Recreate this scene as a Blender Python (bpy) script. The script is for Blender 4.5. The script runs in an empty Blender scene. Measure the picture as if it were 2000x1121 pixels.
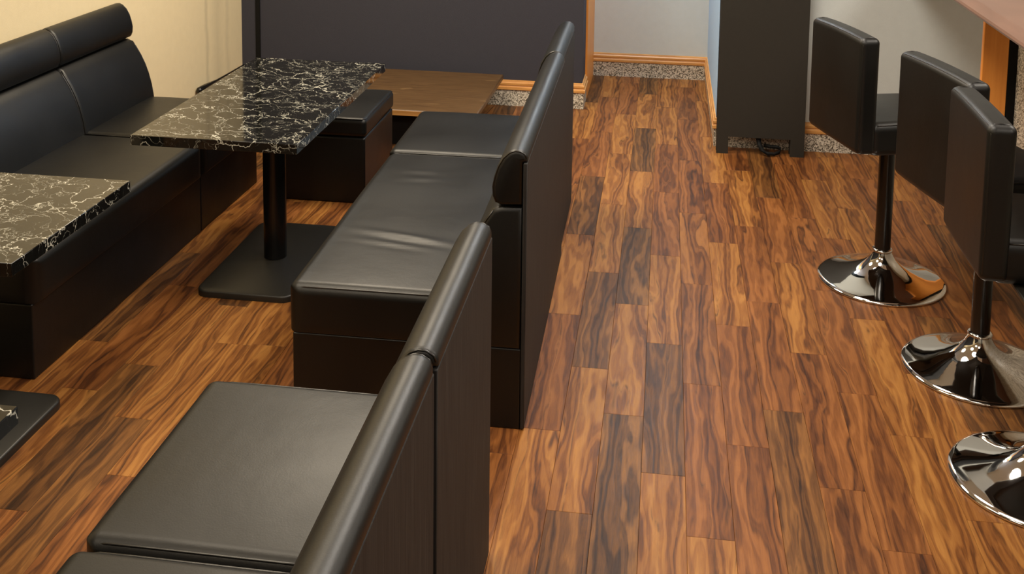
import bpy, bmesh, math, random
from mathutils import Matrix, Vector
D = bpy.data
C = bpy.context.scene.collection
S = bpy.context.scene
random.seed(7)
PI = math.pi

# ---------------------------------------------------------------- camera, world, lights, exposure
F, CY, PITCH, YAW, ROLL, CAMH = 2158.23, -136.80, 0.116174, -0.139687, -0.0128198, 1.75
def camera():
    cp, sp, cy, sy = math.cos(PITCH), math.sin(PITCH), math.cos(YAW), math.sin(YAW)
    fwd = Vector((sy*cp, cy*cp, -sp)); right = Vector((cy, -sy, 0)); down = fwd.cross(right)
    cr, sr = math.cos(ROLL), math.sin(ROLL)
    r2 = cr*right + sr*down; d2 = -sr*right + cr*down
    m = Matrix.Identity(4)
    for i in range(3):
        m[i][0] = r2[i]; m[i][1] = -d2[i]; m[i][2] = -fwd[i]
    m[2][3] = CAMH
    cd = D.cameras.new('camera'); cd.sensor_fit = 'HORIZONTAL'; cd.sensor_width = 36
    cd.lens = 36*F/2000; cd.shift_y = -(560.5-CY)/2000; cd.clip_start = .05
    o = D.objects.new('camera', cd); C.objects.link(o); o.matrix_world = m
    S.camera = o
camera()
S.view_settings.view_transform = 'Standard'
S.view_settings.look = 'None'
S.view_settings.gamma = 1
S.view_settings.use_curve_mapping = False
S.view_settings.exposure = 0.0
w = D.worlds.new('world'); S.world = w; w.use_nodes = True
w.node_tree.nodes['Background'].inputs[0].default_value = (1, .9, .78, 1)
w.node_tree.nodes['Background'].inputs[1].default_value = .05
def area(name, loc, size, power, col, rot=(0, 0, 0), sy=None):
    l = D.lights.new(name, 'AREA'); l.energy = power; l.color = col; l.size = size
    if sy: l.shape = 'RECTANGLE'; l.size_y = sy
    else: l.shape = 'DISK'
    o = D.objects.new(name, l); C.objects.link(o); o.location = loc; o.rotation_euler = rot
    return o
WARM = (1, .86, .66); NEUT = (1, .91, .79); COOL = (.80, .91, 1)
CEIL = 2.5
for x, y, z, p, c in ((-1.5, .4, .9, 22, WARM), (-1.4, 2.5, .9, 27, WARM), (-1.4, 4.9, .9, 52, WARM),
                   (.1, 0.2, .9, 14, NEUT), (.1, 2.7, .9, 28, NEUT), (.15, 4.2, .7, 32, NEUT),
                   (2.0, 1.2, .9, 26, NEUT), (2.1, 3.6, .9, 34, NEUT)):
    area('ceiling_lamp', (x, y, CEIL-.02), z, p, c)
area('recess_lamp', (-.1, 6.65, CEIL-.02), .35, 21, COOL)

# ---------------------------------------------------------------- helpers
def tag(o, label=None, cat=None, group=None, kind=None):
    if label: o['label'] = label
    if cat: o['category'] = cat
    if group: o['group'] = group
    if kind: o['kind'] = kind
    return o
def thing(name, label, cat, loc=(0, 0, 0), rz=0, group=None):
    o = D.objects.new(name, None); C.objects.link(o); o.empty_display_size = .1
    o.location = loc; o.rotation_euler = (0, 0, rz)
    return tag(o, label, cat, group)
def me(name, vs, fs, m, parent=None, smooth=False, loc=None):
    d = D.meshes.new(name); d.from_pydata([tuple(v) for v in vs], [], fs); d.update()
    bm = bmesh.new(); bm.from_mesh(d); bmesh.ops.recalc_face_normals(bm, faces=bm.faces); bm.to_mesh(d); bm.free()
    if smooth:
        for p in d.polygons: p.use_smooth = True
    d.materials.append(m)
    o = D.objects.new(name, d); C.objects.link(o)
    if parent: o.parent = parent
    if loc: o.location = loc
    return o
def autosmooth(o, ang=.6):
    bm = bmesh.new(); bm.from_mesh(o.data)
    for f in bm.faces: f.smooth = True
    for e in bm.edges:
        if len(e.link_faces) == 2 and e.calc_face_angle(0) > ang: e.smooth = False
    bm.to_mesh(o.data); bm.free()
def box(name, a, b, m, parent=None, bev=0.0, seg=2):
    bm = bmesh.new(); bmesh.ops.create_cube(bm, size=1)
    for v in bm.verts:
        v.co = Vector([(a[i]+b[i])/2 + v.co[i]*(b[i]-a[i]) for i in range(3)])
    if bev: bmesh.ops.bevel(bm, geom=bm.edges[:], offset=bev, segments=seg, affect='EDGES', profile=.5)
    d = D.meshes.new(name); bm.to_mesh(d); bm.free(); d.materials.append(m)
    o = D.objects.new(name, d); C.objects.link(o)
    if parent: o.parent = parent
    if bev:
        big = sorted(d.polygons, key=lambda p: -p.area)[:6]
        for p in d.polygons: p.use_smooth = True
        for p in big: p.use_smooth = False
    return o
def axis(h, r, n, k=4):
    c = h-r
    e = [r*math.tan(PI/4*i/k) for i in range(1, k+1)]
    g = min(.004, c/n/2)
    mid = [-c, -c+g] + [-c+2*c*i/n for i in range(1, n)] + [c-g, c]
    return [-c-t for t in reversed(e)] + mid + [c+t for t in e]
def rbox(hx, hy, hz, r, nx=6, ny=6, nz=3, k=4, fn=None):
    """rounded box as a closed grid mesh; fn displaces each vertex"""
    X, Y, Z = axis(hx, r, nx, k), axis(hy, r, ny, k), axis(hz, r, nz, k)
    idx, vs, fs = {}, [], []
    def vid(i, j, l):
        key = (i, j, l)
        if key not in idx:
            p = Vector((X[i], Y[j], Z[l]))
            q = Vector([max(-(h-r), min(h-r, c)) for c, h in zip(p, (hx, hy, hz))])
            d = p-q; L = d.length
            if L > 1e-9: p = q + d/L*r
            if fn: p = fn(p)
            idx[key] = len(vs); vs.append(p)
        return idx[key]
    a, b, c = len(X)-1, len(Y)-1, len(Z)-1
    for i in range(a):
        for j in range(b):
            for l in (0, c): fs.append((vid(i, j, l), vid(i+1, j, l), vid(i+1, j+1, l), vid(i, j+1, l)))
    for i in range(a):
        for l in range(c):
            for j in (0, b): fs.append((vid(i, j, l), vid(i+1, j, l), vid(i+1, j, l+1), vid(i, j, l+1)))
    for j in range(b):
        for l in range(c):
            for i in (0, a): fs.append((vid(i, j, l), vid(i, j+1, l), vid(i, j+1, l+1), vid(i, j, l+1)))
    return vs, fs
def tube(pts, r, n=8, closed=False):
    vs, fs = [], []; N = len(pts); pts = [Vector(p) for p in pts]; prev = None
    for i, p in enumerate(pts):
        if closed: t = pts[(i+1) % N]-pts[i-1]
        else: t = pts[min(i+1, N-1)]-pts[max(i-1, 0)]
        t.normalize()
        if prev is None: a = t.orthogonal().normalized()
        else: a = (prev - t*prev.dot(t)).normalized()
        prev = a; b = t.cross(a)
        rr = r[i] if isinstance(r, (list, tuple)) else r
        for k in range(n):
            an = 2*PI*k/n; vs.append(p + (a*math.cos(an)+b*math.sin(an))*rr)
    for i in range(N if closed else N-1):
        for k in range(n):
            j = (i+1) % N
            fs.append((i*n+k, i*n+(k+1) % n, j*n+(k+1) % n, j*n+k))
    if not closed:
        fs.append(tuple(range(n))[::-1]); fs.append(tuple(range((N-1)*n, N*n)))
    return vs, fs
def lathe(prof, n=48):
    vs, fs = [], []
    for r, z in prof:
        for k in range(n):
            a = 2*PI*k/n; vs.append((r*math.cos(a), r*math.sin(a), z))
    m = len(prof)
    for i in range(m-1):
        for k in range(n): fs.append((i*n+k, i*n+(k+1) % n, (i+1)*n+(k+1) % n, (i+1)*n+k))
    fs.append(tuple(range(n))[::-1]); fs.append(tuple(range((m-1)*n, m*n)))
    return vs, fs
def inset(poly, d):
    n = len(poly); out = []
    ar = sum(poly[i][0]*poly[(i+1) % n][1]-poly[(i+1) % n][0]*poly[i][1] for i in range(n))
    sg = 1 if ar > 0 else -1
    for i in range(n):
        p0, p1, p2 = poly[i-1], poly[i], poly[(i+1) % n]
        def nr(a, b):
            x, y = b[0]-a[0], b[1]-a[1]; L = math.hypot(x, y) or 1
            return (-y/L*sg, x/L*sg)
        a, b = nr(p0, p1), nr(p1, p2)
        m = (a[0]+b[0], a[1]+b[1]); L = math.hypot(*m) or 1; m = (m[0]/L, m[1]/L)
        c = max(.5, m[0]*a[0]+m[1]*a[1])
        out.append((p1[0]+m[0]*d/c, p1[1]+m[1]*d/c))
    return out
def extrude(poly, y0, y1, r=0.0, k=4, ny=1, fn=None):
    """closed (x,z) outline swept along y, ends rounded by r"""
    secs = []
    if r: secs += [(y0 + r - r*math.cos(a), inset(poly, r - r*math.sin(a))) for a in [PI/2*i/k for i in range(k)]]
    ya, yb = (y0+r, y1-r)
    ys = [ya+(yb-ya)*i/ny for i in range(ny+1)]
    if r: ys = [ya, ya+.004]+ys[1:-1]+[yb-.004, yb]
    for y in ys: secs.append((y, poly))
    if r: secs += [(y1 - r + r*math.cos(a), inset(poly, r - r*math.sin(a))) for a in [PI/2*i/k for i in reversed(range(k))]]
    n = len(poly); vs, fs = [], []
    for y, pl in secs:
        for x, z in pl:
            p = Vector((x, y, z)); vs.append(fn(p) if fn else p)
    for s in range(len(secs)-1):
        for i in range(n): fs.append((s*n+i, s*n+(i+1) % n, (s+1)*n+(i+1) % n, (s+1)*n+i))
    fs.append(tuple(range(n))[::-1]); fs.append(tuple(range((len(secs)-1)*n, len(secs)*n)))
    return vs, fs
def join(parts):
    vs, fs = [], []
    for v, f in parts:
        b = len(vs); vs += list(v); fs += [tuple(i+b for i in q) for q in f]
    return vs, fs
def copy_tree(o, parent=None):
    c = o.copy(); C.objects.link(c)
    if parent: c.parent = parent
    for ch in [x for x in D.objects if x.parent == o]: copy_tree(ch, c)
    return c

# ---------------------------------------------------------------- materials
class NT:
    def __init__(s, name):
        s.m = D.materials.new(name); s.m.use_nodes = True; s.t = s.m.node_tree
        s.b = s.t.nodes['Principled BSDF']
    def n(s, kind, **kw):
        nd = s.t.nodes.new(kind)
        for k, v in kw.items():
            if k.startswith('i_'):
                key = k[2:]; key = int(key) if key.isdigit() else key.replace('_', ' ')
                if isinstance(v, bpy.types.NodeSocket): s.t.links.new(v, nd.inputs[key])
                else: nd.inputs[key].default_value = v
            else: setattr(nd, k, v)
        return nd
    def l(s, a, b): s.t.links.new(a, b)
    def ramp(s, fac, stops, interp='LINEAR'):
        r = s.n('ShaderNodeValToRGB', i_0=fac); r.color_ramp.interpolation = interp
        e = r.color_ramp.elements
        while len(e) < len(stops): e.new(.5)
        for q, (p, c) in zip(e, stops): q.position = p; q.color = c if len(c) == 4 else (*c, 1)
        return r.outputs[0]
    def math(s, op, a, b=0.0, clamp=False):
        nd = s.n('ShaderNodeMath', operation=op, i_0=a, i_1=b); nd.use_clamp = clamp; return nd.outputs[0]
    def mix(s, f, a, b, mode='MIX'):
        nd = s.n('ShaderNodeMix', data_type='RGBA', blend_type=mode)
        for k, v in ((0, f), (6, a), (7, b)):
            if isinstance(v, bpy.types.NodeSocket): s.l(v, nd.inputs[k])
            else: nd.inputs[k].default_value = v if k == 0 else ((*v, 1) if len(v) == 3 else v)
        return nd.outputs[2]
    def obj(s, scale=(1, 1, 1), rot=(0, 0, 0), src='Object'):
        tc = s.n('ShaderNodeTexCoord')
        mp = s.n('ShaderNodeMapping'); s.l(tc.outputs[src], mp.inputs[0])
        mp.inputs['Scale'].default_value = scale; mp.inputs['Rotation'].default_value = rot
        return mp.outputs[0]
    def noise(s, vec, scale, detail=4, rough=.5, dist=0):
        return s.n('ShaderNodeTexNoise', i_Vector=vec, i_Scale=scale, i_Detail=detail, i_Roughness=rough, i_Distortion=dist)
    def bump(s, h, strength, dist=.01):
        b = s.n('ShaderNodeBump', i_Height=h, i_Strength=strength, i_Distance=dist); s.l(b.outputs[0], s.b.inputs['Normal'])
    def set(s, **kw):
        for k, v in kw.items():
            k = k.replace('_', ' ')
            if isinstance(v, bpy.types.NodeSocket): s.l(v, s.b.inputs[k])
            else: s.b.inputs[k].default_value = (*v, 1) if isinstance(v, tuple) and len(v) == 3 else v
        return s.m
def lin(r, g, b): return tuple((c/255/12.92 if c <= 10 else ((c/255+.055)/1.055)**2.4) for c in (r, g, b))

def m_leather():
    t = NT('black_leather'); v = t.obj()
    n1 = t.noise(v, 260, 3, .6).outputs[0]; n2 = t.noise(v, 9, 3, .5).outputs[0]; n3 = t.noise(v, 3.5, 2, .5).outputs[0]
    h = t.math('ADD', t.math('MULTIPLY', n1, .13), t.math('MULTIPLY', n2, .8))
    t.bump(h, .22, .008)
    rg = t.n('ShaderNodeMapRange', i_Value=n3, i_1=.3, i_2=.7, i_3=.39, i_4=.48).outputs[0]
    return t.set(Base_Color=lin(7, 7, 6), Roughness=rg, Specular_IOR_Level=.54)
def m_plain(name, col, rough, spec=.5, metal=0.0):
    t = NT(name); n = t.noise(t.obj(), 40, 3).outputs[0]
    c = t.mix(n, tuple(x*.88 for x in col), tuple(min(1, x*1.1) for x in col))
    return t.set(Base_Color=c, Roughness=rough, Specular_IOR_Level=spec, Metallic=metal)
def m_panel():
    t = NT('charcoal_wood_panel'); v = t.obj((60, 60, 1.6))
    n = t.noise(v, 3, 5, .6, .6).outputs[0]
    c = t.ramp(n, [(.3, lin(31, 30, 30)), (.55, lin(47, 45, 44)), (.75, lin(64, 61, 58))])
    t.bump(n, .35, .002)
    return t.set(Base_Color=c, Roughness=.6, Specular_IOR_Level=.25)
def m_marble(edge=False):
    t = NT('black_marble_edge' if edge else 'black_marble')
    v = t.obj((1, 1.0, 1), (0, 0, .6))
    d1 = t.noise(v, 5, 5, .6).outputs['Color']; d2 = t.noise(v, 22, 4, .6).outputs['Color']
    vv = t.n('ShaderNodeVectorMath', operation='SCALE', i_0=d1); vv.inputs['Scale'].default_value = .26
    v2 = t.n('ShaderNodeVectorMath', operation='SCALE', i_0=d2); v2.inputs['Scale'].default_value = .045
    w1 = t.n('ShaderNodeVectorMath', operation='ADD', i_0=v, i_1=vv.outputs[0]).outputs[0]
    w2 = t.n('ShaderNodeVectorMath', operation='ADD', i_0=w1, i_1=v2.outputs[0]).outputs[0]
    st = t.n('ShaderNodeMapping', i_0=w2); st.inputs['Scale'].default_value = (.62, 1.35, 1)
    e1 = t.n('ShaderNodeTexVoronoi', feature='DISTANCE_TO_EDGE', i_Vector=st.outputs[0], i_Scale=8.5).outputs['Distance']
    e2 = t.n('ShaderNodeTexVoronoi', feature='DISTANCE_TO_EDGE', i_Vector=st.outputs[0], i_Scale=23).outputs['Distance']
    msk = t.noise(v, 7, 3).outputs[0]; msk2 = t.noise(v, 16, 3).outputs[0]
    wid = t.n('ShaderNodeMapRange', i_Value=msk, i_1=.35, i_2=.68, i_3=.003, i_4=.022).outputs[0]
    a = t.math('SUBTRACT', 1, t.math('DIVIDE', e1, wid), True)
    wid2 = t.n('ShaderNodeMapRange', i_Value=msk2, i_1=.46, i_2=.72, i_3=.0008, i_4=.034).outputs[0]
    b = t.math('MULTIPLY', t.math('SUBTRACT', 1, t.math('DIVIDE', e2, wid2), True), .75)
    k = t.math('MAXIMUM', t.math('POWER', a, .7), b)
    base = t.mix(t.noise(w1, 14, 5, .65).outputs[0], lin(7, 7, 7), lin(26, 26, 24))
    c = t.mix(k, base, lin(200, 198, 184))
    return t.set(Base_Color=c, Roughness=.06, Specular_IOR_Level=.45)
def m_floorwood():
    t = NT('acacia_plank')
    oi = t.n('ShaderNodeObjectInfo'); geo = t.n('ShaderNodeNewGeometry')
    sep = t.n('ShaderNodeSeparateColor', i_0=oi.outputs['Color'])
    isl = t.math('MULTIPLY', geo.outputs['Random Per Island'], sep.outputs[2])
    seed = t.math('ADD', sep.outputs[0], isl)
    tone = t.math('FRACT', t.math('ADD', sep.outputs[1], isl))
    off = t.n('ShaderNodeCombineXYZ', i_X=t.math('MULTIPLY', seed, 37.3), i_Y=t.math('MULTIPLY', seed, 91.7), i_Z=t.math('MULTIPLY', seed, 53.1))
    p = t.n('ShaderNodeVectorMath', operation='ADD', i_0=geo.outputs['Position'], i_1=off.outputs[0]).outputs[0]
    # broad wavy figure
    mp = t.n('ShaderNodeMapping', i_0=p); mp.inputs['Scale'].default_value = (1, .15, 1)
    wob = t.noise(mp.outputs[0], 9, 3, .55).outputs[0]
    sx = t.n('ShaderNodeSeparateXYZ', i_0=p)
    xx = t.math('ADD', sx.outputs[0], t.math('MULTIPLY', wob, .22))
    band = t.math('SINE', t.math('MULTIPLY', xx, 230))
    bandw = t.math('SINE', t.math('MULTIPLY', xx, 62))
    fine = t.n('ShaderNodeMapping', i_0=p); fine.inputs['Scale'].default_value = (1, .06, 1)
    fn_ = t.noise(fine.outputs[0], 190, 5, .65, .4).outputs[0]
    blot = t.noise(mp.outputs[0], 26, 4, .6, 1.2).outputs[0]
    band2 = t.math('SINE', t.math('MULTIPLY', xx, 690))
    fine2 = t.n('ShaderNodeMapping', i_0=p); fine2.inputs['Scale'].default_value = (1, .03, 1)
    fn2 = t.noise(fine2.outputs[0], 420, 3, .7).outputs[0]
    g = t.math('ADD', t.math('MULTIPLY', t.math('ADD', band, 1), .12), t.math('MULTIPLY', t.math('ADD', bandw, 1), .13))
    g = t.math('ADD', g, t.math('MULTIPLY', t.math('ADD', band2, 1), .03))
    g = t.math('ADD', g, t.math('MULTIPLY', fn_, .38)); g = t.math('ADD', g, t.math('MULTIPLY', fn2, .22)); g = t.math('ADD', g, t.math('MULTIPLY', blot, .55))
    g = t.math('SUBTRACT', g, .36)
    gold = t.ramp(g, [(.12, lin(66, 40, 22)), (.30, lin(106, 63, 29)), (.5, lin(138, 88, 42)), (.8, lin(168, 116, 58))])
    red = t.ramp(g, [(.12, lin(56, 31, 19)), (.30, lin(92, 53, 27)), (.55, lin(126, 77, 38)), (.85, lin(154, 99, 52))])
    dark = t.ramp(g, [(.12, lin(38, 24, 16)), (.35, lin(72, 46, 25)), (.6, lin(106, 70, 36)), (.85, lin(140, 95, 48))])
    c = t.mix(t.n('ShaderNodeMapRange', i_Value=tone, i_1=.30, i_2=.36, i_3=0.0, i_4=1.0).outputs[0], dark, red)
    c = t.mix(t.n('ShaderNodeMapRange', i_Value=tone, i_1=.60, i_2=.68, i_3=0.0, i_4=1.0).outputs[0], c, gold)
    # near-black veins where the figure folds
    vein = t.math('SUBTRACT', 1, t.math('MULTIPLY', t.math('ABSOLUTE', t.math('SUBTRACT', t.math('FRACT', t.math('MULTIPLY', xx, 17)), .5)), 14), True)
    vm = t.math('MULTIPLY', vein, t.n('ShaderNodeMapRange', i_Value=blot, i_1=.40, i_2=.62, i_3=0.7, i_4=0.0).outputs[0])
    c = t.mix(vm, c, lin(40, 25, 17))
    t.bump(t.math('ADD', fn_, t.math('MULTIPLY', g, .4)), .10, .003)
    rg = t.n('ShaderNodeMapRange', i_Value=fn_, i_1=.3, i_2=.7, i_3=.34, i_4=.46).outputs[0]
    return t.set(Base_Color=c, Roughness=rg, Specular_IOR_Level=.2)
def m_oak(name, a, b, sc=(60, 3, 60), rough=.4):
    t = NT(name); n = t.noise(t.obj(sc), 1.2, 5, .6, .5).outputs[0]
    c = t.ramp(n, [(.3, a), (.7, b)]); t.bump(n, .1, .002)
    return t.set(Base_Color=c, Roughness=rough)
def m_platform():
    t = NT('brown_board'); v = t.obj((1.6, 22, 1))
    n = t.noise(v, 4, 6, .62, .7).outputs[0]
    k = t.noise(t.obj((9, 22, 1)), 1, 1).outputs[0]
    c = t.ramp(n, [(.28, lin(74, 52, 30)), (.5, lin(92, 68, 41)), (.75, lin(108, 82, 52))])
    kn = t.n('ShaderNodeMapRange', i_Value=k, i_1=.70, i_2=.76, i_3=0.0, i_4=.45).outputs[0]
    c = t.mix(kn, c, lin(138, 110, 74))
    return t.set(Base_Color=c, Roughness=.38)
def m_granite():
    t = NT('speckled_granite'); v = t.obj()
    a = t.n('ShaderNodeTexVoronoi', i_Vector=v, i_Scale=190).outputs['Color']
    bw = t.n('ShaderNodeSeparateColor', i_0=a).outputs[0]
    n = t.noise(v, 150, 2, .6).outputs[0]
    c = t.ramp(t.math('ADD', t.math('MULTIPLY', bw, .6), t.math('MULTIPLY', n, .5)), [(.30, lin(74, 68, 58)), (.47, lin(156, 147, 131)), (.70, lin(222, 214, 198))])
    return t.set(Base_Color=c, Roughness=.35)
def m_wall(name, col, rough=.75, bumpy=.25, streak=False):
    t = NT(name); v = t.obj()
    n = t.noise(v, 420, 2, .6).outputs[0]; n2 = t.noise(v, 24, 4, .6).outputs[0]
    c = t.mix(n2, tuple(x*.95 for x in col), tuple(min(1, x*1.04) for x in col))
    if streak:   # darker vertical streaks in the wallpaper colour near the far corner
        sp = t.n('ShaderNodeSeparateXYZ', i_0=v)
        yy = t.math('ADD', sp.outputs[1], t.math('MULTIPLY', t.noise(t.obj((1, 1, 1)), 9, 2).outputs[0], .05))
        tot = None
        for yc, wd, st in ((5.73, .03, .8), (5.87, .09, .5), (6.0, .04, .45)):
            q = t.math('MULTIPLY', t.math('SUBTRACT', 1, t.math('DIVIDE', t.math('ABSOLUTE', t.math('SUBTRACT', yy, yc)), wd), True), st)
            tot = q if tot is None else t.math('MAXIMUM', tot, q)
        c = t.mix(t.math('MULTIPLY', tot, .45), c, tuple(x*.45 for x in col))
    t.bump(n, bumpy, .003)
    return t.set(Base_Color=c, Roughness=rough, Specular_IOR_Level=.3)

M = dict(leather=m_leather(), piping=m_plain('leather_piping', lin(22, 20, 18), .3, .7),
         panel=m_panel(), marble=m_marble(), metal=m_plain('black_powder_coat', lin(33, 31, 27), .42),
         gloss=m_plain('black_gloss_tube', lin(16, 15, 14), .22, .5), wood=m_floorwood(),
         oak=m_oak('oak_moulding', lin(176, 118, 58), lin(226, 168, 98), (4, 4, 70)),
         jamb=m_oak('orange_oak_board', lin(228, 142, 58), lin(246, 164, 76), (30, 30, 1.2)),
         platform=m_platform(), platedge=m_oak('pine_edge', lin(150, 104, 52), lin(196, 146, 84), (2, 40, 60)),
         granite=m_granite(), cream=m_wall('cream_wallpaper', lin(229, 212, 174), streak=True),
         creamp=m_wall('cream_plaster', lin(204, 210, 208)), blue=m_wall('pale_blue_plaster', lin(176, 212, 252)),
         navy=m_wall('charcoal_navy_wallpaper', lin(57, 57, 66), .7, .2), black=m_plain('black_board', lin(44, 41, 36), .6, .3),
         gap=m_plain('black_gap', (.004, .004, .004), .6, .2), ceiling=m_plain('white_ceiling', lin(236, 230, 218), .8, .2),
         counter=m_oak('reddish_brown_countertop', lin(112, 82, 68), lin(128, 94, 78), (2, 2, 20), .3),
         sub=m_plain('underlay', lin(40, 26, 18), .8))
ch = NT('chrome'); nn = ch.noise(ch.obj(), 5, 1).outputs[0]
M['chrome'] = ch.set(Base_Color=ch.mix(nn, (.74, .73, .71), (.82, .81, .79)), Metallic=1.0, Roughness=.045)

# ---------------------------------------------------------------- room shell
def struct(o): o['kind'] = 'structure'; return o
WL = lambda y: -2.486 - .026*(6.18-y)           # face of the left wall
YB, YR, YC = 6.18, 5.62, 6.99                   # charcoal wall, right rear wall, recess wall
XR = .281
floor = struct(box('floor', (-3.0, -2.6, -.10), (3.6, 7.1, -.006), M['sub']))
struct(box('ceiling', (-3.0, -2.6, CEIL), (3.6, 7.1, CEIL+.1), M['ceiling']))
def slab(name, pts, z0, z1, m, parent=None):
    n = len(pts); vs = [(x, y, z0) for x, y in pts]+[(x, y, z1) for x, y in pts]
    fs = [tuple(range(n))[::-1], tuple(range(n, 2*n))]+[(i, (i+1) % n, n+(i+1) % n, n+i) for i in range(n)]
    return me(name, vs, fs, m, parent)
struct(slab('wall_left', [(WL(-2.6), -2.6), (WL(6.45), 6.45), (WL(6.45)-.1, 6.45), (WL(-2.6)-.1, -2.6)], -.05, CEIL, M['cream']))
struct(box('wall_back', (WL(YB)-.02, YB, -.05), (-.452, 6.45, CEIL), M['navy']))
struct(box('wall_recess', (-.9, YC, -.05), (.40, YC+.1, CEIL), M['creamp']))
struct(box('wall_recess_left', (-.56, 6.45, -.05), (-.462, YC, CEIL), M['creamp']))
struct(box('wall_recess_right', (XR, YR, -.05), (XR+.1, YC, CEIL), M['blue']))
struct(box('wall_back_right', (XR+.0005, YR, -.05), (3.6, YR+.1, CEIL), M['creamp']))
struct(box('wall_right', (3.5, -2.6, -.05), (3.6, YR, CEIL), M['creamp']))
struct(box('wall_front', (-3.0, -2.6, -.05), (3.6, -2.5, CEIL), M['creamp']))
# black vertical strip in the charcoal wall
o = struct(box('trim_1', (-2.398, YB-.006, 0), (-2.370, YB+.004, CEIL), M['gap']))
# orange jamb board lining the passage
o = struct(box('trim_2', (-.475, 6.40, 0), (-.440, YC, CEIL), M['jamb'], bev=.003))
# granite plinth + moulded oak baseboard, swept along wall lines
def sweep(name, prof, path, m):
    """prof: (out, z); path: list of (x,y); out is to the right of travel"""
    n = len(prof); vs, fs = [], []; P = [Vector(p) for p in path]; N = len(P)
    for i, p in enumerate(P):
        a = (P[i]-P[i-1]).normalized() if i else (P[1]-P[0]).normalized()
        b = (P[i+1]-P[i]).normalized() if i < N-1 else a
        na, nb = Vector((a.y, -a.x)), Vector((b.y, -b.x)); q = (na+nb)
        q = q/q.length; q = q/max(.3, q.dot(na))
        for u, z in prof: vs.append((p.x+q.x*u, p.y+q.y*u, z))
    for s in range(N-1):
        for i in range(n): fs.append((s*n+i, s*n+(i+1) % n, (s+1)*n+(i+1) % n, (s+1)*n+i))
    fs.append(tuple(range(n))[::-1]); fs.append(tuple(range((N-1)*n, N*n)))
    o = me(name, vs, fs, m); autosmooth(o, .5); return struct(o)
PL = [(-.002, 0), (.010, 0), (.010, .094), (-.002, .094)]
OK = [(-.002, .093), (.014, .093), (.019, .097), (.019, .110), (.013, .114), (.011, .118), (.015, .124), (.015, .134), (.008, .140), (.006, .147), (.0, .150), (-.002, .150)]
back_path = [(WL(YB)+.03, YB), (-.452, YB), (-.452, 6.40)]
rec_path = [(-.440, YC), (XR, YC), (XR, YR), (1.9, YR)]
sweep('trim_3', PL, back_path, M['granite']); sweep('baseboard_back', OK, back_path, M['oak'])
sweep('trim_4', PL, rec_path, M['granite']); sweep('baseboard_recess', OK, rec_path, M['oak'])

# ---------------------------------------------------------------- floor planks
PW, PLEN = .1145, .712
OFFS = {-3: .60, -2: .25, -1: 0, 0: .444, 1: .205, 2: .61, 3: .095, 4: .454, 5: .228, 6: .02, 7: .456-.08,
        -16: .158, -14: .04, -13: .469, -12: .212}
def off(k): return OFFS[k] if k in OFFS else ((.10-.27*k) % PLEN)
LIGHT = {-2: 0, -1: 1, 0: 1, 1: 0, 2: 1, 3: 1}
cache = {}
def plank_mesh(L):
    key = round(L, 3)
    if key not in cache:
        bm = bmesh.new(); bmesh.ops.create_cube(bm, size=1)
        for v in bm.verts:
            top = v.co.z > 0
            v.co = Vector((v.co.x*(PW-.0005), v.co.y*(L-.0005), 0 if top else -.006))
        ed = [e for e in bm.edges if all(v.co.z > -.001 for v in e.verts)]
        bmesh.ops.bevel(bm, geom=ed, offset=.0006, segments=1, affect='EDGES')
        d = D.meshes.new('plank'); bm.to_mesh(d); bm.free(); d.materials.append(M['wood']); cache[key] = d
    return cache[key]
rest = []
cnt = 0
rnd = random.Random(3)
for k in range(-22, 29):
    x = -.0245 + PW*(k+.5)
    r0 = int((-2.5-3.015-off(k))//PLEN)
    for j in range(r0, 8):
        y0 = 3.015+off(k)+j*PLEN; y1 = y0+PLEN
        lim = YC if -.44 < x < XR else (YB if x < -.44 else YR)
        y1 = min(y1, lim); y0 = max(y0, -2.5)
        if y1-y0 < .01 or x-PW/2 < WL((y0+y1)/2)-.02 or x > 3.5: continue
        par = (j + LIGHT.get(k, k*3//2)) % 2
        q = rnd.random()
        tone = (rnd.uniform(.62, .98) if q < .7 else .5) if par else (rnd.uniform(.34, .62) if q < .62 else (.31 if q < .86 else .8))
        if k == -1: tone = .8 if par else .15
        seed = rnd.random()
        vis = y1 > 2.1 and x < 1.35 and x > -1.9 and cnt < 300
        if vis:
            o = D.objects.new('plank', plank_mesh(y1-y0)); C.objects.link(o); o.parent = floor
            o.location = (x, (y0+y1)/2, 0); o.color = (seed, tone, 0, 1); cnt += 1
        else:
            h = (PW-.0005)/2; a, b = y0+.0003, y1-.0003; n = len(rest)*4
            rest.append(((x-h, a, 0), (x+h, a, 0), (x+h, b, 0), (x-h, b, 0)))
vs, fs = [], []
for q in rest:
    b = len(vs); vs += list(q)+[(p[0], p[1], -.006) for p in q]
    fs += [(b, b+1, b+2, b+3), (b, b+4, b+5, b+1), (b+1, b+5, b+6, b+2), (b+2, b+6, b+7, b+3), (b+3, b+7, b+4, b)]
o = me('outer_planks', vs, fs, M['wood'], floor); o.color = (.3, .0, 1, 1); o['kind'] = 'stuff'

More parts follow.
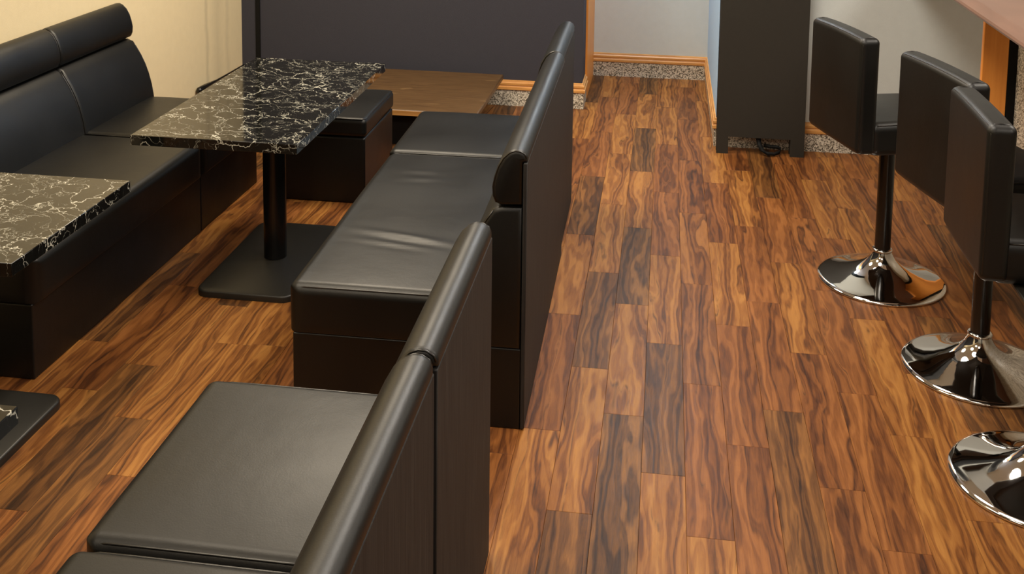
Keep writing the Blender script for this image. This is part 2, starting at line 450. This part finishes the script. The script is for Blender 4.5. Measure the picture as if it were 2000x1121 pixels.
# ---------------------------------------------------------------- bench sofas
HEAD = [(.000, .652), (.000, .772), (-.0115, .775), (-.0115, .786), (-.006, .798), (.008, .806), (.024, .807), (.040, .800), (.057, .784), (.072, .757), (.081, .727), (.086, .700), (.084, .674), (.076, .655), (.06, .648)]
BACKR = [(.000, .235), (.000, .645), (.060, .645), (.084, .635), (.103, .607), (.125, .570), (.144, .530), (.160, .485), (.173, .435), (.181, .385), (.184, .340), (.184, .235)]
def end_pipe(poly, y, ins, open_from=None):
    pl = inset(poly, ins); return [(x, y, z) for x, z in pl]
def bench(L, dep, label, loc, rz, wrinkles=(), panel=True, group=None):
    """back plane at local x=0, facing +x, centred on y"""
    t = thing('bench_sofa', label, 'sofa', loc, rz, group or 'black leather bench seats')
    h = L/2-.0015
    o = me('seat_base', *rbox((dep-.016)/2, h-.004, .118, .004, 2, 2, 2, 2), M['leather'], t, True, ((dep-.016)/2, 0, .118))
    # seat cushion
    x0, x1, z0, z1 = .150, dep, .236, .380
    hx, hz, r = (x1-x0)/2, (z1-z0)/2, .030
    ph = random.random()*9
    def fn(p):
        u, v = p.x/hx, p.y/h
        if p.z > hz-r*1.01:
            p = p.copy()
            p.z += .006*(1-abs(v)**6)*(1-abs(u)**4) + .0016*math.sin(p.x*9+ph)*math.sin(p.y*6.5+ph*2)*(1-abs(v)**4)
            for (wx, wy, wl, ww, amp, sl) in wrinkles:
                dx = (p.x-wx)/wl; dy = (p.y-wy-sl*(p.x-wx))/ww
                p.z += amp*math.exp(-dx*dx)*(math.exp(-dy*dy)-.7*math.exp(-(dy-1.6)**2))
        if p.z < -(hz-r)-1e-6:      # tighter rounding underneath
            tt = min(1, (-(hz-r)-p.z)/r); ad = (r-.009)*(1-math.sqrt(1-tt*tt)); p = p.copy()
            if abs(p.x) > hx-r-1e-5: p.x += math.copysign(ad, p.x)
            if abs(p.y) > h-r-1e-5: p.y += math.copysign(ad, p.y)
            p.z = -(hz-.009)-tt*.009
        # plan corners of the front rounded
        if p.x > 0:
            cy = abs(p.y)-(h-.045); cx = p.x-(hx-.045)
            if cy > 0 and cx > 0 and math.hypot(cx, cy) > .045:
                s = .045/math.hypot(cx, cy); p = p.copy()
                p.x = hx-.045+cx*s; p.y = math.copysign(h-.045+cy*s, p.y)
        return p
    vs, fs = rbox(hx, h, hz, r, 36, max(40, int(L*70)), 4, 5, fn)
    cu = me('seat_cushion', vs, fs, M['leather'], t, True, ((x0+x1)/2, 0, (z0+z1)/2))
    # piping round both end panels of the cushion
    q = r*(1-.70)
    ring = [(-hx+.02, 0, hz-q+.001)]
    pts = [(-hx+.02, hz-q+.0015), (-hx*.5, hz-q+.002), (0, hz-q+.002), (hx*.5, hz-q+.002), (hx-.06, hz-q+.001), (hx-.030, hz-q-.003), (hx-.014, hz-q-.012), (hx-q*.5, hz-.05), (hx-q*.5, 0), (hx-q*.5, -hz+.02)]
    for s in (-1, 1):
        yy = s*(h-q+.0005)
        def yadj(x, z):
            c = x-(hx-.045)
            return yy - s*(0.045-math.sqrt(max(0, .045**2-c*c)))*.92 if c > 0 else yy
        me('piping', *tube([(x, yadj(x, z), z) for x, z in pts], .0024, 6), M['piping'], cu, True)
    back = me('backrest', *extrude(BACKR, -h, h, .014, 4, 12), M['leather'], t, True)
    autosmooth(back, .9)
    hd = me('headrest', *extrude(HEAD, -h, h, .012, 4, 12), M['leather'], t, True); autosmooth(hd, .9)
    for s in (-1, 1):
        pl = inset(HEAD, .003)[3:14]
        me('piping', *tube([(x, s*(h-.0035), z) for x, z in pl], .0022, 6), M['piping'], hd, True)
        pl = inset(BACKR, .0035)[3:11]
        me('piping', *tube([(x, s*(h-.004), z) for x, z in pl], .0022, 6), M['piping'], back, True)
    if panel: box('back_panel', (-.012, -h, .004), (-.0005, h, .7715), M['panel'], t, .002, 1)
    return t
wr = [(.42, -.23, .16, .016, .006, .15), (.40, -.18, .12, .012, .004, .1), (.30, -.84+.02, .08, .02, .002, 0)]
YN, YF = 3.50, 4.40
bench(1.213, .672, 'longer black leather bench seat right of the marble table, creases across its cushion', (-.373, 3.4925, 0), PI+.010,
      [(.0, .23, .13, .018, .0065, -.25), (.03, .29, .10, .014, .003, -.2), (.08, -.38, .06, .02, .0022, 0), (.06, -.30, .06, .02, .002, .1)])
bench(.60, .672, 'short black leather bench seat ending the middle row, beside the low wooden platform', (-.390, 4.402, 0), PI+.010)
bench(.60, .668, 'short black leather bench seat in the foreground, its whole cushion in view', (-.381, 2.072, 0), PI)
bench(1.20, .668, 'black leather bench seat at the bottom edge of the photo, mostly cut off', (-.385, 1.166, 0), PI)
bench(1.18, .690, 'long black leather bench seat against the cream wall, the nearer of its two units', (-2.511, 3.510, 0), -.012, panel=False)
bench(.60, .690, 'short black leather bench seat against the cream wall, far unit by the charcoal wall', (-2.502, 4.402, 0), -.014, panel=False)

# ---------------------------------------------------------------- marble tables
def plate(name, hx, hy, z0, z1, r, m, parent, bev=.004):
    pts = []
    for sx, sy, a0 in ((1, 1, 0), (-1, 1, PI/2), (-1, -1, PI), (1, -1, 1.5*PI)):
        for i in range(7):
            a = a0+PI/2*i/6; pts.append((sx*(hx-r)+r*math.cos(a), sy*(hy-r)+r*math.sin(a)))
    n = len(pts); rows = [(0, z0), (0, z1-bev), (bev*.3, z1-bev*.3), (bev, z1)]
    vs = [(x*(1-d/hx), y*(1-d/hy), z) for d, z in rows for x, y in pts]
    fs = [tuple(range(n))[::-1], tuple(range((len(rows)-1)*n, len(rows)*n))]
    for s in range(len(rows)-1):
        for i in range(n): fs.append((s*n+i, s*n+(i+1) % n, (s+1)*n+(i+1) % n, (s+1)*n+i))
    o = me(name, vs, fs, m, parent); autosmooth(o, .9); return o
def marble_table(label, cx, cy, hx, hy, px, py, bx=0, seedz=0):
    t = thing('marble_table', label, 'table', (cx, cy, 0), 0, 'black marble-topped tables')
    top = box('tabletop', (-hx, -hy, .616), (hx, hy, .650), M['marble'], t, .0015, 1)
    o = me('pole', *lathe([(.043, .025), (.043, .606)], 32), M['gloss'], t, False, (bx, 0, 0)); autosmooth(o)
    o = plate('base_plate', px, py, 0, .024, .045, M['metal'], t, .006); o.location = (bx, 0, 0)
    o = plate('mounting_plate', .12, .12, .606, .616, .01, M['metal'], t, .001); o.location = (bx, 0, 0)
    return t
marble_table('black marble-topped table on a round post, its whole top in view between facing benches', -1.433, 3.860, .283, .559, .179, .330)
marble_table('black marble-topped table cut off by the left edge, before the wall bench', -1.985, 2.603, .477, .292, .300, .215)
marble_table('black marble-topped table of which only a small corner shows at lower left', -1.425, 1.187, .287, .559, .179, .330)

# ---------------------------------------------------------------- ottoman and low platform
t = thing('ottoman', 'small black leather box stool under the far end of the marble table', 'stool', (-1.478, 4.745, 0), .10*0)
me('base', *rbox(.215, .243, .1475, .008, 2, 2, 2, 2), M['leather'], t, True, (0, 0, .1475))
def of(p):
    if p.z > .03: p = p.copy(); p.z += .007*(1-(p.x/.222)**2)*(1-(p.y/.25)**2)
    return p
cu = me('seat_cushion', *rbox(.221, .250, .0425, .022, 14, 14, 3, 4, of), M['leather'], t, True, (0, 0, .339))
pp = [(x*.215, y*.244, .0385) for x, y in ((-1, -.95), (-.95, -1), (-.5, -1.0), (0, -1), (.5, -1), (.95, -1), (1, -.95), (1, -.5), (1, 0), (1, .5), (1, .95), (.95, 1), (.5, 1), (0, 1), (-.5, 1), (-.95, 1), (-1, .95), (-1, .5), (-1, 0), (-1, -.5))]
me('piping', *tube(pp, .0024, 6, True), M['piping'], cu, True)
t = thing('low_platform', 'low brown wooden platform with black base in front of the charcoal wall', 'platform', (-1.53, 5.71, 0), -.012)
box('top_board', (-.63, -.42, .170), (.63, .40, .200), M['platform'], t, .006, 2)
box('edge_strip', (-.628, -.4225, .1705), (.628, -.4195, .1965), M['platedge'], t, .001, 1)
box('base', (-.56, -.36, 0), (.30, .34, .170), M['gap'], t, .003, 1)
# thin black tube fixed along the bottom of the cream wall
pts = [(WL(y)+.022, y, .170) for y in (5.54, 5.555, 5.62, 5.68, 5.77, 5.9, 6.15)]
o = me('wall_tube', *tube(pts, [.012, .019, .018, .014, .007, .006, .006], 12), M['gloss'], None, True)
tag(o, 'thin black tube low along the cream wall, just behind the marble table', 'tube')

# ---------------------------------------------------------------- swivel chairs
def stool(label, loc, rz, bx, by, bw):
    t = thing('swivel_stool', label, 'stool', (*loc, 0), 0, 'swivel stools at the counter')
    base = me('round_base', *lathe([(.222, 0), (.228, .002), (.2285, .006), (.226, .010), (.215, .014), (.19, .020), (.16, .0275), (.13, .0365), (.10, .048), (.08, .058), (.062, .071), (.05, .083), (.042, .096), (.036, .11), (.034, .12)], 72), M['chrome'], t, False); autosmooth(base, 1.0)
    base.data.polygons[0].use_smooth = False
    o = me('collar', *lathe([(.0335, .112), (.0365, .115), (.0365, .121), (.0335, .124)], 40), M['chrome'], base); autosmooth(o, 1.0)
    o = me('pole', *lathe([(.0285, .115), (.0285, .52)], 32), M['gloss'], t); autosmooth(o)
    R_ = Matrix.Rotation(rz, 4, 'Z')
    def put(o): o.matrix_local = R_; return o
    put(box('seat_plate', (-.10, -.09, .518), (.10, .09, .531), M['metal'], t, .003, 1))
    def sf(p):
        if p.z > .02:
            p = p.copy(); p.z += .012*(1-(p.x/.2)**2)*(1-(p.y/.2)**2)
        return Vector((p.x+.035, p.y+by, p.z+.590))
    cu = put(me('seat_cushion', *rbox(.195, .20, .060, .030, 14, 14, 4, 4, sf), M['leather'], t, True))
    q = .008
    pp = [(.035+x, by+s*(.20-q), .650-q) for s in (1,) for x in (-.15, -.08, 0, .08, .15)]
    for s in (-1, 1):
        me('piping', *tube([(.035+x, by+s*(.20-q), z) for x, z in ((-.17, .642), (-.08, .643), (0, .643), (.10, .643), (.165, .642), (.182, .634), (.188, .62), (.188, .56))], .0024, 6), M['piping'], cu, True)
    hw = bw/2; th = .036; z0, z1 = .540, .952; zc = (z0+z1)/2; hz = (z1-z0)/2
    def bend(p):
        e = 1-(p.y/hw)**2
        return Vector((bx+th - .003*e + p.x, by+p.y, zc+p.z+(.007*e if p.z > hz-.03 else 0)))
    bk = put(me('backrest', *rbox(th, hw, hz, .020, 3, 24, 10, 5, bend), M['leather'], t, True))
    q = .006
    def loop(sx):
        x = sx*(th-q-.001); a, b, c = hw-q, hz-q, .022; pts = []
        for cx, cz, a0 in ((a-c, b-c, 0), (-(a-c), b-c, PI/2), (-(a-c), -(b-c), PI), (a-c, -(b-c), 1.5*PI)):
            for i in range(6):
                an = a0+PI/2*i/5; pts.append((cx+c*math.cos(an), cz+c*math.sin(an)))
            if a0 in (0, PI):
                sgn = -1 if a0 == 0 else 1
                for i in range(1, 10): pts.append((cx + sgn*(2*(a-c))*i/10, cz+c if a0 == 0 else cz-c))
        return [bend(Vector((x, y, z))) for y, z in pts]
    me('piping', *tube(loop(-1), .0022, 6, True), M['piping'], bk, True)
    for s in (-1, 1):
        y = s*(hw-.020)
        me('piping', *tube([bend(Vector((x, y, z))) for x, z in ((-th+.004, hz-.02), (-th+.009, hz-.008), (-th+.018, hz-.001), (0, hz+.0008), (th-.018, hz-.001), (th-.009, hz-.008), (th-.004, hz-.02))], .002, 6), M['piping'], bk, True)
    return t
stool('black leather swivel stool on chrome base, the one beside the black folding board', (.826, 4.085), math.radians(18), -.212, .027, .40)
stool('black leather swivel stool on chrome base, middle one of three along the counter', (1.005, 3.455), math.radians(15), -.165, .08, .44)
stool('black leather swivel stool nearest the camera, chrome base cut by the right edge', (1.010, 2.870), math.radians(-.5), -.190, .185-.0, .415)

# ---------------------------------------------------------------- folding board
def leaf(name, y0, y1, parent, tilt=0):
    pts = [(0, 0), (.058, 0), (.058, .088), (.362, .088), (.362, 0), (.430, 0), (.430, 1.25), (0, 1.25)]
    vs, fs = extrude(pts, y0, y1, 0)
    vs = [(v[0], v[1]+tilt*v[2], v[2]) for v in vs]
    return me(name, vs, fs, M['black'], parent)
t = thing('folding_board', 'tall plain black folding board standing on two feet against the wall', 'board', (.281, 5.50, 0))
fr = leaf('front_leaf', 0, .018, t); leaf('rear_leaf', .045, .063, t)
for x in (.08, .35): box('hinge', (x-.02, .016, 1.20), (x+.02, .047, 1.225), M['metal'], t, .002, 1)
st = [(.205, .030, .11), (.206, .026, .085), (.212, .006, .055), (.225, -.010, .030), (.250, -.016, .016), (.285, -.014, .014), (.312, .0, .022), (.318, .012, .034), (.304, .024, .040), (.262, .028, .040), (.235, .030, .044)]
vs, fs = [], []
for i, p in enumerate(st):
    tdir = (Vector(st[min(i+1, len(st)-1)])-Vector(st[max(i-1, 0)])).normalized()
    s = tdir.cross(Vector((0, .25, 1))) if i > 4 else Vector((1, .1, 0)); s.normalize()
    wv = Vector((1, .1, .1)).normalized()*.012 if i < 4 else Vector((0, .25, 1)).normalized()*.009
    nrm = tdir.cross(wv).normalized()*.0012
    P_ = Vector(p)
    vs += [P_+wv+nrm, P_-wv+nrm, P_-wv-nrm, P_+wv-nrm]
for i in range(len(st)-1):
    for k in range(4): fs.append((i*4+k, i*4+(k+1) % 4, (i+1)*4+(k+1) % 4, (i+1)*4+k))
fs += [(3, 2, 1, 0), tuple(range((len(st)-1)*4, len(st)*4))]
o = me('carry_strap', vs, fs, M['gap'], t, True); o['label'] = 'black fabric strap looped onto the floor'

# ---------------------------------------------------------------- bar counter
t = thing('bar_counter', 'bar counter with reddish brown top and speckled grey front at upper right', 'counter', (0, 0, 0))
prof = [(1.130, .992), (1.120, .998), (1.117, 1.006), (1.121, 1.014), (1.135, 1.022), (1.146, 1.030), (1.152, 1.036), (1.162, 1.038), (1.80, 1.038), (1.80, .992)]
o = me('countertop', *extrude(prof, .6, 5.60, 0), M['counter'], t); autosmooth(o, .5)
box('front_panel', (1.452, .8, 0), (1.50, 4.74, .992), M['granite'], t)
box('end_board', (1.313, 4.72, 0), (1.416, 4.745, .992), M['jamb'], t, .003, 1)
box('end_gap', (1.416, 4.722, 0), (1.452, 4.742, .992), M['gap'], t)
